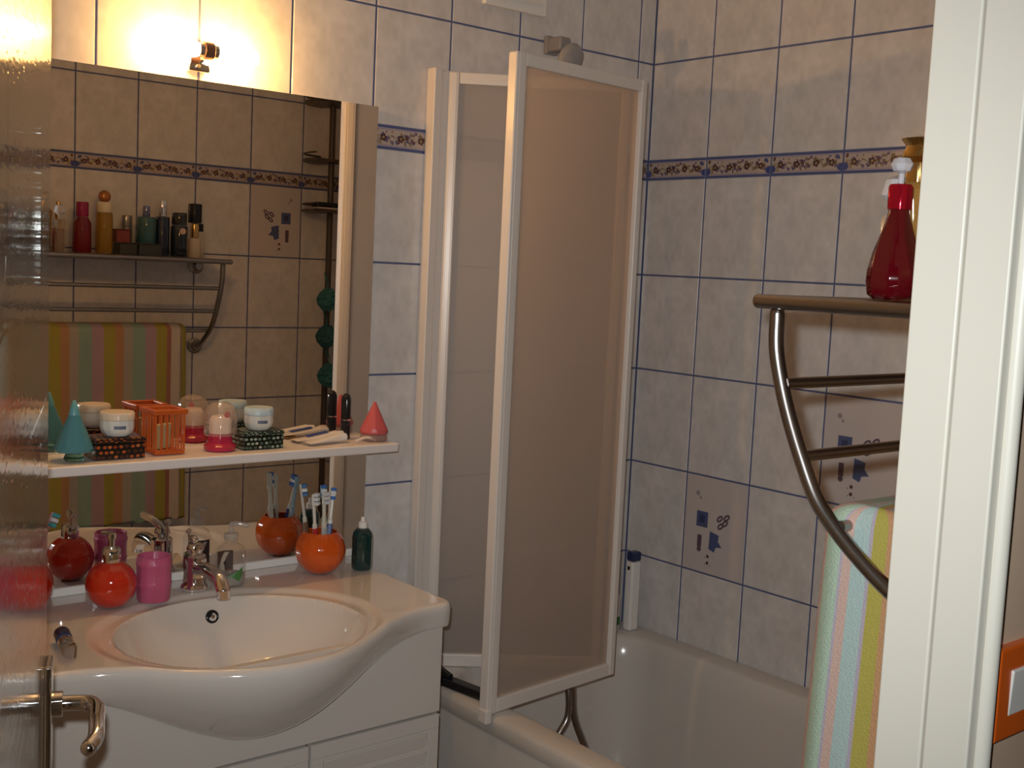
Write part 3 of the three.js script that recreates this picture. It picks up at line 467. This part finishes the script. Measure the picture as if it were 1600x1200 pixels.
{ // folding screen: panel hinged on a wall profile, second panel folded back towards the room
  const top = Y0 + 0.183, bot = 0.551, hgt = top - bot;
  const s = thing('bath_screen', 'white framed folding bath screen with frosted panels on the bathtub edge', 'bath screen', [0, bot, 0]);
  obj('wall_profile', [rbox(-0.724, -0.702, 0, hgt + 0.004, 0.001, 0.032, 0.003), rbox(-0.702, -0.682, 0, hgt, 0.004, 0.026, 0.003), rbox(-0.684, -0.664, 0, hgt + 0.002, 0.001, 0.034, 0.006, 3)], M.frame, s);
  const panel = (ax, az, bx, bz, st0, st1) => {
    const L = Math.hypot(bx - ax, bz - az), p = new THREE.Group(); p.name = 'panel'; p.position.set(ax, 0, az); p.rotation.y = Math.atan2(-(bz - az), bx - ax); s.add(p);
    obj('stile', [rbox(0, st0, 0, hgt, -0.013, 0.013, 0.004, 3), rbox(st0 * 0.25, st0 * 0.75, 0.002, hgt - 0.002, -0.0145, 0.0145, 0.001, 1)], M.frame, p);
    obj('stile', rbox(L - st1, L, 0, hgt, -0.013, 0.013, 0.004, 3), M.frame, p);
    obj('top_rail', rbox(st0, L - st1, hgt - 0.026, hgt, -0.011, 0.011, 0.003), M.frame, p);
    obj('bottom_rail', rbox(st0, L - st1, 0.0, 0.03, -0.011, 0.011, 0.003), M.frame, p);
    obj('frosted_sheet', box(st0 - 0.004, L - st1 + 0.004, 0.028, hgt - 0.024, -0.0015, 0.0015), M.frost, p);
  };
  panel(-0.676, 0.022, -0.347, 0.266, 0.022, 0.02);
  panel(-0.756, 0.340, -0.343, 0.303, 0.03, 0.018);
  for (const y of [0.05, hgt / 2, hgt - 0.05]) obj('hinge', moved(cyl(0.008, 0.05), -0.338, y - 0.025, 0.284), M.frame, s);
  obj('bottom_seal', rbox(-0.7595, -0.7435, -0.018, 0.012, 0.328, 0.356, 0.003), M.frame, s);
}
{ // wall bracket with hand shower, bath mixer and hose
  const hx = -0.366, hy = Y0 + 0.29;
  const s = thing('shower_set', 'grey hand shower in a wall bracket with metal hose hanging into the bath', 'shower', [hx, 0, 0]);
  obj('bracket', [rbox(-0.02, 0.02, hy - 0.022, hy + 0.022, 0.0006, 0.014, 0.004), rbox(-0.018, 0.018, hy - 0.018, hy + 0.016, 0.012, 0.06, 0.006)], mat([0.28, 0.25, 0.24], 0.35), s);
  obj('handset', [rod([0.004, hy - 0.004, 0.05], [0.006, hy - 0.19, 0.075], 0.011, 16), moved(rotated(lathe([[0, -0.008], [0.032, -0.008], [0.036, 0], [0.03, 0.012], [0.012, 0.02], [0, 0.021]], 28), Math.PI * 0.62, 0, 0), 0.004, hy - 0.035, 0.075)], mat([0.30, 0.28, 0.28], 0.3), s);
  obj('mixer', [rod([-0.13, 0.80, 0.055], [0.13, 0.80, 0.055], 0.02, 20), rod([-0.075, 0.80, 0.001], [-0.075, 0.80, 0.05], 0.022, 18), rod([0.075, 0.80, 0.001], [0.075, 0.80, 0.05], 0.022, 18), tube([[0, 0.795, 0.06], [0, 0.78, 0.11], [0, 0.755, 0.15]], 0.012, 16, 12)], M.chrome, s);
  const yy = v => Y0 + v;
  obj('hose', [tube([[0.006, hy - 0.19, 0.075], [0.004, 1.5, 0.09], [0.0, 0.9, 0.16], [0.003, yy(-1.26), 0.2], [0.012, yy(-1.325), 0.2], [0.062, yy(-1.43), 0.2], [0.09, yy(-1.55), 0.22], [0.06, 0.166, 0.3], [-0.05, 0.166, 0.34]], 0.009, 90, 12), tube([[0, 0.78, 0.055], [0.0, 0.62, 0.14], [-0.006, yy(-1.26), 0.195], [-0.01, yy(-1.325), 0.2], [-0.042, yy(-1.372), 0.2], [-0.085, yy(-1.5), 0.22], [-0.08, 0.166, 0.3], [-0.05, 0.166, 0.34]], 0.009, 60, 12)], M.steel, s);
}
{ // bottles on the bath corner
  const t = thing('shampoo_bottle', 'tall white bottle with dark blue cap in the tiled bath corner', 'bottle', [-0.056, 0.5505, 0.085]);
  obj('bottle', rbox(-0.017, 0.017, 0, 0.186, -0.014, 0.014, 0.007, 3), M.white, t);
  obj('cap', rbox(-0.016, 0.016, 0.187, 0.212, -0.013, 0.013, 0.005, 3), mat([0.015, 0.03, 0.09], 0.3), t);
  obj('label_mark', rbox(-0.0185, -0.0165, 0.164, 0.174, -0.004, 0.004, 0.0006, 1), M.black, t);
  const u = thing('shower_gel', 'pale squeeze bottle with black and green print beside the bath screen', 'bottle', [-0.104, 0.5505, 0.062]);
  obj('bottle', lathe([[0, 0], [0.02, 0], [0.022, 0.004], [0.022, 0.09], [0.012, 0.105], [0, 0.106]], 26), mat([0.55, 0.5, 0.5], 0.3), u);
  obj('cap', moved(cyl(0.013, 0.03), 0, 0.106, 0), M.white, u);
  obj('green_print', new THREE.CylinderGeometry(0.0224, 0.0224, 0.022, 8, 1, true, -0.5, 1.0), mat([0.01, 0.12, 0.015], 0.5, { side: THREE.DoubleSide }), u, [0, 0.03, 0]);
  obj('black_print', new THREE.CylinderGeometry(0.0224, 0.0224, 0.016, 8, 1, true, -0.9, 0.8), mat([0.02, 0.02, 0.02], 0.5, { side: THREE.DoubleSide }), u, [0, 0.06, 0]);
  const k = thing('squeegee', 'black squeegee lying on the bathtub rim under the screen', 'squeegee', [-0.712, 0.5505, 0.19], -1.43);
  obj('blade', rbox(-0.11, 0.11, 0.0, 0.02, -0.014, 0.014, 0.004), M.black, k);
  obj('handle', [rod([-0.02, 0.022, 0.0], [-0.10, 0.05, 0.008], 0.008)], M.black, k);
}
{
  const v = thing('vent_cover', 'white plastic vent cover high on the tiled wall over the bath', 'vent', [-0.486, Y0 + 0.352, 0]);
  obj('body', rbox(-0.094, 0.094, 0, 0.18, 0.0006, 0.016, 0.004), M.white, v);
  for (let i = 0; i < 6; i++) obj('slat', rotated(rbox(-0.075, 0.075, -0.009, 0.009, -0.0015, 0.0015, 0.001, 1), -0.5, 0, 0).translate(0, 0.03 + i * 0.024, 0.02), M.white, v);
}

// ---------------------------------------------------------------- towel rack on the door wall
const RXN = -1.22, RXF = -0.552, RT = Y0 - 0.264;   // near and far side tube, top of the shelf
{
  const r = thing('towel_rack', 'brushed steel towel rack with top shelf and curved side tubes', 'towel rack', [0, 0, 0]);
  const side = x => { const pts = [[1.388, -0.285], [1.390, -0.322], [1.400, -0.36], [1.413, -0.395], [1.432, -0.436], [1.456, -0.479], [1.479, -0.503], [1.512, -0.53], [1.553, -0.557], [1.575, -0.565]]; const g = tube(pts.map(([z, y]) => [x, Y0 + y, z]), 0.0085, 50, 14); return g; };
  for (const x of [RXN, RXF]) {
    const s = obj('side_tube', side(x), M.steel, r);
    for (const y of [-0.562, -0.292]) obj('wall_mount', rotated(lathe([[0, 0], [0.026, 0], [0.026, 0.006], [0.016, 0.012], [0.012, 0.03], [0, 0.03]], 26), -Math.PI / 2, 0, 0), M.steel, s, [x, Y0 + y, ZC - 0.0006]);
  }
  for (const [y, z] of [[-0.36, 1.404], [-0.436, 1.434], [-0.503, 1.488]]) obj('rail', rod([RXN, Y0 + y, z], [RXF, Y0 + y, z], 0.0065, 14), M.steel, r);
  const x0 = RXN - 0.004, x1 = RXF + 0.016, z0 = 1.364, z1 = 1.585;
  obj('shelf_frame', [rod([x0, RT - 0.008, z0], [x1, RT - 0.008, z0], 0.008, 14), rod([x0, RT - 0.008, z1], [x1, RT - 0.008, z1], 0.008, 14), rod([x0, RT - 0.008, z0], [x0, RT - 0.008, z1], 0.008, 14), rod([x1, RT - 0.008, z0], [x1, RT - 0.008, z1], 0.008, 14)], M.steel, r);
  for (let k = 1; k < 8; k++) { const z = z0 + (z1 - z0) * k / 8; obj('shelf_bar', rod([x0, RT - 0.006, z], [x1, RT - 0.006, z], 0.006, 10), M.steel, r); }
}
{ // striped towel folded over the lowest rail
  const x0 = -1.205, x1 = -0.635, zf = 1.452, zb = 1.578, top = Y0 - 0.480, bottom = 0.62;
  const path = []; const RR = 0.03;
  const add = (x, z) => path.push([x, z]);
  const N1 = 60, N2 = 26; for (let i = 0; i <= N1; i++) add(x1 - RR + (x0 + RR - (x1 - RR)) * i / N1, zf);
  for (let i = 1; i <= 6; i++) { const a = i / 6 * Math.PI / 2; add(x0 + RR - RR * Math.sin(a), zf + RR - RR * Math.cos(a)); }
  for (let i = 1; i <= N2; i++) add(x0, zf + RR + (zb - zf - RR * 1.3) * i / N2);
  add(x0 + 0.01, zb); for (let i = 1; i <= 20; i++) add(x0 + 0.01 + (x1 - x0 - 0.01) * i / 20, zb);
  for (let i = 1; i <= 8; i++) add(x1, zb + (zf + RR - zb) * i / 8);
  for (let i = 1; i < 6; i++) { const a = i / 6 * Math.PI / 2; add(x1 - RR * (1 - Math.cos(a)), zf + RR - RR * Math.sin(a)); }
  const n = path.length, S = [0]; for (let i = 1; i < n; i++) S.push(S[i - 1] + Math.hypot(path[i][0] - path[i - 1][0], path[i][1] - path[i - 1][1])); const tot = S[n - 1] + 0.01;
  const P = [], U = [], I = [], NV = 60;
  for (let j = 0; j <= NV; j++) {
    const v = j / NV, cap = Math.max(0, (v - 0.9) / 0.1), y = v < 0.9 ? bottom + (top - 0.022 - bottom) * v / 0.9 : top - 0.022 + 0.022 * Math.sin(cap * Math.PI / 2);
    const k = 0.70 * (1 - Math.cos(cap * Math.PI / 2)) + (cap === 1 ? 0.02 : 0), flare = 1 - v;
    for (let i = 0; i < n; i++) {
      let [x, z] = path[i]; const s = S[i];
      const wav = 0.006 * Math.sin(s * 42 + v * 1.2) * (0.35 + flare) + 0.004 * Math.sin(s * 95 - v * 2) * flare;
      if (z < zf + 0.02) z += wav * 0.9 - 0.020 * flare * (x < -1.0 ? 1 : 0.6); else if (x < x0 + 0.005) { x += wav * 0.8 - 0.012 * flare; z -= 0.02 * flare * (zb - z) / (zb - zf); }
      const sx = Math.min(Math.max(x, x0 + 0.02), x1 - 0.02), sz = 1.512;
      P.push(x + (sx - x) * k, y, z + (sz - z) * k); U.push(s / tot, y);
    }
  }
  for (let j = 0; j < NV; j++) for (let i = 0; i < n; i++) { const i2 = (i + 1) % n, a = j * n + i, b = j * n + i2; I.push(a, a + n, b, b, a + n, b + n); }
  const c0 = P.length / 3; P.push((x0 + x1) / 2, top + 0.001, 1.512); U.push(0.5, 0); P.push((x0 + x1) / 2, bottom, 1.5); U.push(0.5, 0);
  for (let i = 0; i < n; i++) { const i2 = (i + 1) % n; I.push(NV * n + i, c0, NV * n + i2, i2, c0 + 1, i); }
  const g = new THREE.BufferGeometry(); g.setAttribute('position', new THREE.Float32BufferAttribute(P, 3)); g.setAttribute('uv', new THREE.Float32BufferAttribute(U, 2)); g.setIndex(I); g.computeVertexNormals();
  // stripes along the wrapped width, from the far front corner towards the near end and round it
  const F = 0.55, C = { w: '#cbbfb4', r: '#ab7468', y: '#ada14e', p: '#b698a2', t: '#94ad9f', g: '#b3a99e', o: '#bd8f68', m: '#abbfac', l: '#b0a4b2', k: '#c8a89d', b: '#a9bcba', e: '#bfb2a8' };
  const seq = []; let q = 0; const st = (c, w) => { seq.push([q, q + w, C[c]]); q += w; };
  st('w', 0.03); st('r', 0.015); for (let k = 0; k < 3; k++) { st('y', 0.036); st('p', 0.036); st('t', 0.04); st('g', 0.03); st('o', 0.028); }
  while (q > F - 0.036) { seq.pop(); q = seq[seq.length - 1][1]; } st('g', Math.max(0.004, F - 0.024 - q)); st('k', 0.014);
  for (const [c, w] of [['m', 0.02], ['l', 0.003], ['k', 0.010], ['b', 0.018], ['l', 0.004], ['y', 0.016], ['o', 0.020], ['e', 0.02]]) st(c, w);
  while (q < tot) { for (const c of ['y', 'p', 't', 'g', 'o']) st(c, 0.034); }
  const tex = canvasTex(2048, 8, (c, w, h) => { for (const [a, b, col] of seq) { c.fillStyle = col; c.fillRect(a / tot * w, 0, (b - a) / tot * w + 1, h); } });
  const fuzz = noiseTex(256, (u, v) => 90 + 130 * vnoise(u * 90, v * 90, 90, 4) + 30 * rnd()); fuzz.repeat.set(14, 10);
  const m = mat([0.92, 0.92, 0.92], 0.95, { map: tex, bumpMap: fuzz, bumpScale: 0.0012, sheen: 0.3, side: THREE.DoubleSide });
  tag(obj(numbered('striped_towel'), g, m), 'pastel striped terry towel hanging over the lowest bar of the towel rack', 'towel');
}
// ---------------------------------------------------------------- perfume bottles on the rack shelf
const PT = RT + 0.001;
{
  const t = thing('red_flacon', 'red pear shaped glass flacon with crystal stopper on the towel rack', 'perfume bottle', [-1.172, PT, 1.498]);
  const red = mat([0.10, 0.002, 0.006], 0.04, { transmission: 0.2, thickness: 0, clearcoat: 0.6, clearcoatRoughness: 0.03 });
  obj('flacon', lathe([[0, 0], [0.02, 0], [0.026, 0.005], [0.0285, 0.018], [0.028, 0.030], [0.023, 0.050], [0.0155, 0.072], [0.0115, 0.086], [0.0105, 0.094], [0, 0.094]], 44), red, t);
  obj('neck_cap', lathe([[0, 0.0942], [0.0118, 0.0942], [0.0122, 0.098], [0.0122, 0.117], [0.011, 0.120], [0, 0.120]], 30), mat([0.5, 0.01, 0.03], 0.12, { metalness: 0.7 }), t);
  obj('stopper', lathe([[0.003, 0.120], [0.003, 0.131], [0.009, 0.134], [0.012, 0.141], [0.008, 0.147], [0, 0.148]], 8), mat([0.8, 0.8, 0.86], 0.08, { transmission: 0.5, thickness: 0 }), t);
}
function flacon(label, x, z, prof, capProf, body, cap, extra, seg = 28) {
  const t = thing('perfume_bottle', label, 'perfume bottle', [x, PT, z], 0); obj('bottle', lathe(prof, seg), body, t); obj('cap', lathe(capProf, seg), cap, t); if (extra) extra(t); return t;
}
const cylP = (r, h, y = 0) => [[0, y], [r * 0.93, y], [r, y + 0.003], [r, y + h - 0.004], [r * 0.9, y + h], [0, y + h]];
const gold = mat([0.75, 0.5, 0.2], 0.22, { metalness: 1 }), silver = M.chrome;
flacon('tall amber perfume bottle with gold cap beside the red flacon', -1.097, 1.47, [[0, 0], [0.02, 0], [0.022, 0.004], [0.024, 0.09], [0.026, 0.12], [0.02, 0.128], [0, 0.128]], [[0, 0.129], [0.012, 0.129], [0.013, 0.150], [0.019, 0.156], [0.014, 0.168], [0.02, 0.176], [0, 0.18]], mat([0.75, 0.5, 0.16], 0.05, { transmission: 0.75, thickness: 0 }), gold);
flacon('small clear perfume bottle with faceted crystal stopper behind the red flacon', -1.062, 1.425, cylP(0.016, 0.095), [[0, 0.096], [0.006, 0.096], [0.008, 0.108], [0.018, 0.118], [0.014, 0.136], [0, 0.142]], mat([0.8, 0.74, 0.66], 0.03, { transmission: 0.85, thickness: 0 }), mat([0.8, 0.8, 0.86], 0.08, { transmission: 0.5, thickness: 0 }), null, 8);
flacon('slim gold topped perfume bottle with pinkish juice', -1.052, 1.47, cylP(0.017, 0.07), [[0, 0.071], [0.008, 0.071], [0.010, 0.115], [0.006, 0.150], [0, 0.152]], mat([0.5, 0.2, 0.18], 0.08, { transmission: 0.5, thickness: 0 }), gold);
flacon('ruby perfume bottle with magenta cap next to the amber bottle', -0.98, 1.47, [[0, 0], [0.026, 0], [0.028, 0.004], [0.027, 0.09], [0.018, 0.108], [0, 0.108]], cylP(0.019, 0.045, 0.109), mat([0.24, 0.016, 0.03], 0.06, { transmission: 0.35, thickness: 0 }), mat([0.28, 0.01, 0.07], 0.2));
flacon('tall amber cologne bottle with cream collar and copper ball cap', -0.912, 1.47, cylP(0.026, 0.125), ballProfile(0.019, 0.158, 0.008, 0.195), mat([0.55, 0.32, 0.05], 0.06, { transmission: 0.55, thickness: 0 }), mat([0.55, 0.22, 0.08], 0.25, { metalness: 0.7 }), t => obj('collar', lathe(cylP(0.025, 0.032, 0.126), 28), mat([0.7, 0.6, 0.44], 0.4), t));
function giftBox(label, x, z, w, h, d, c, y = PT) { const t = thing('perfume_carton', label, 'carton', [x, y, z]); obj('carton', rbox(-w / 2, w / 2, 0, h * 0.9, -d / 2, d / 2, 0.002), mat(c, 0.4), t); obj('lid', rbox(-w / 2 - 0.001, w / 2 + 0.001, h * 0.9, h, -d / 2 - 0.001, d / 2 + 0.001, 0.002), mat(c.map(v => v * 0.6), 0.4), t); }
giftBox('flat dark patterned carton carrying the small red box', -0.845, 1.47, 0.055, 0.036, 0.06, [0.05, 0.045, 0.035]);
giftBox('flat dark carton under the teal bottle', -0.775, 1.47, 0.072, 0.038, 0.06, [0.04, 0.045, 0.05]);
giftBox('small brick red box on the flat dark carton', -0.858, 1.47, 0.042, 0.042, 0.04, [0.2, 0.03, 0.02], PT + 0.037);
flacon('grey metallic spray cylinder between red box and teal bottle', -0.822, 1.515, cylP(0.016, 0.085), cylP(0.0155, 0.038, 0.0855), mat([0.25, 0.22, 0.21], 0.3, { metalness: 0.6 }), mat([0.3, 0.28, 0.27], 0.3, { metalness: 0.6 }));
{ const t = thing('perfume_bottle', 'teal glass cologne bottle with blue and silver cap on a flat carton', 'perfume bottle', [-0.778, PT + 0.039, 1.47]); obj('bottle', lathe(cylP(0.031, 0.082), 30), glossy([0.03, 0.10, 0.115], 0.08), t); obj('cap', lathe(cylP(0.0115, 0.034, 0.083), 24), mat([0.3, 0.33, 0.55], 0.12, { metalness: 1 }), t); }
flacon('dark blue cologne bottle with tall silver cap', -0.724, 1.47, cylP(0.022, 0.125), cylP(0.013, 0.05, 0.126), glossy([0.012, 0.02, 0.05]), silver);
flacon('black cologne bottle with blue base and round badge', -0.672, 1.46, cylP(0.027, 0.10), cylP(0.024, 0.04, 0.101), glossy([0.012, 0.02, 0.035]), glossy([0.02, 0.02, 0.022]), t => obj('badge', rotated(cyl(0.010, 0.003), -Math.PI / 2, 0, 0), mat([0.6, 0.42, 0.34], 0.3), t, [0, 0.082, -0.0265]));
flacon('cream bottle with gold band and tall black cap', -0.612, 1.475, cylP(0.021, 0.062), cylP(0.022, 0.062, 0.112), mat([0.55, 0.47, 0.38], 0.3), M.black, t => obj('gold_band', lathe(cylP(0.013, 0.048, 0.063), 24), gold, t));
flacon('small white bottle with square black cap at the rack end', -0.578, 1.515, cylP(0.015, 0.085), cylP(0.0135, 0.026, 0.086), mat([0.55, 0.49, 0.42], 0.3), M.black);

// ---------------------------------------------------------------- bath corner behind the door wall, seen in the mirror
{
  const px = -0.085, pz = 1.512;
  const c = thing('corner_caddy', 'dark brown pole caddy with corner shelves above the bath', 'shower caddy', [px, 0, pz]);
  const dk = mat([0.06, 0.04, 0.03], 0.4);
  obj('pole', rod([0, 0.551, 0], [0, CEIL - 0.001, 0], 0.011, 18), dk, c);
  for (const y of [2.03, 1.83, 1.655]) {
    const sh = new THREE.Shape(); sh.moveTo(0.07, 0); sh.absarc(0.0, 0, 0.115, Math.PI * 0.5, Math.PI * 1.0, false); sh.lineTo(-0.115, -0.06); sh.lineTo(0.07, -0.06); sh.closePath();
    const g = new THREE.ExtrudeGeometry(sh, { depth: 0.008, bevelEnabled: false }); rotated(g, Math.PI / 2, 0, 0); g.applyMatrix4(new THREE.Matrix4().makeRotationX(0));
    const s = obj('shelf', g, dk, c, [0, y + 0.008, -0.03]);
    obj('guard_rail', tube([[-0.11, 0.02, -0.05], [-0.11, 0.02, 0.0], [-0.085, 0.02, 0.075], [0.0, 0.02, 0.11]], 0.003, 24, 8), dk, s);
  }
  const cb = (label, x, y, z, r, h, col, capc) => { const t = thing('caddy_bottle', label, 'bottle', [x, y, z]); obj('bottle', lathe([[0, 0], [r * 0.9, 0], [r, 0.004], [r, h * 0.75], [r * 0.6, h * 0.85], [0, h * 0.85]], 22), mat(col, 0.35), t); obj('cap', lathe([[0, h * 0.85], [r * 0.55, h * 0.85], [r * 0.5, h], [0, h]], 18), mat(capc, 0.35), t); };
  cb('orange shower bottle on the middle caddy shelf', px + 0.045, 1.8395, pz - 0.045, 0.018, 0.10, [0.62, 0.12, 0.04], [0.5, 0.1, 0.03]);
  cb('pale bottle with orange cap on the lowest caddy shelf', px + 0.045, 1.6645, pz - 0.05, 0.018, 0.095, [0.6, 0.5, 0.42], [0.62, 0.14, 0.05]);
  const bt = thing('bath_brush', 'black bath brush lying on the lowest caddy shelf', 'brush', [px - 0.055, 1.672, pz - 0.036]);
  obj('brush_head', rbox(-0.032, 0.055, 0, 0.018, -0.024, 0.02, 0.007, 3), M.black, bt); obj('bristles', rbox(-0.028, 0.05, -0.006, 0.001, -0.02, 0.016, 0.002, 1), mat([0.6, 0.5, 0.42], 0.8), bt);
}
function sponge(label, x, y, z, r, c) {
  const t = thing('bath_puff', label, 'bath puff', [x, y, z]); const m = mat(c, 0.9);
  const g = new THREE.IcosahedronGeometry(r, 5), a = g.attributes.position; for (let i = 0; i < a.count; i++) { const p = V(a.getX(i), a.getY(i), a.getZ(i)).normalize(), d = 1 + 0.16 * Math.sin(p.x * 11 + 2 * p.y) * Math.sin(p.y * 13 + p.z * 5) + 0.1 * Math.sin(p.z * 17 + p.x * 9); p.multiplyScalar(r * d); a.setXYZ(i, p.x, p.y, p.z); } g.computeVertexNormals();
  obj('mesh_ball', g, m, t); obj('cord', tube([[0, r * 0.8, 0], [0.004, r + 0.03, 0.012], [0, r + 0.055, 0.03], [-0.004, r + 0.03, 0.012], [0, r * 0.8, 0]], 0.0018, 24, 6), m, t);
}
sponge('turquoise mesh bath puff hanging highest below the caddy', -0.120, Y0 - 0.390, 1.447, 0.038, [0.035, 0.15, 0.16]);
sponge('dark teal mesh bath puff hanging between two other puffs', -0.120, Y0 - 0.520, 1.447, 0.038, [0.025, 0.10, 0.12]);
sponge('blue green mesh bath puff hanging lowest by the bath', -0.106, Y0 - 0.66, 1.447, 0.040, [0.03, 0.14, 0.17]);

scene.traverse(o => { if (o.isMesh) { o.castShadow = true; o.receiveShadow = true; } });
renderer.render(scene, camera);
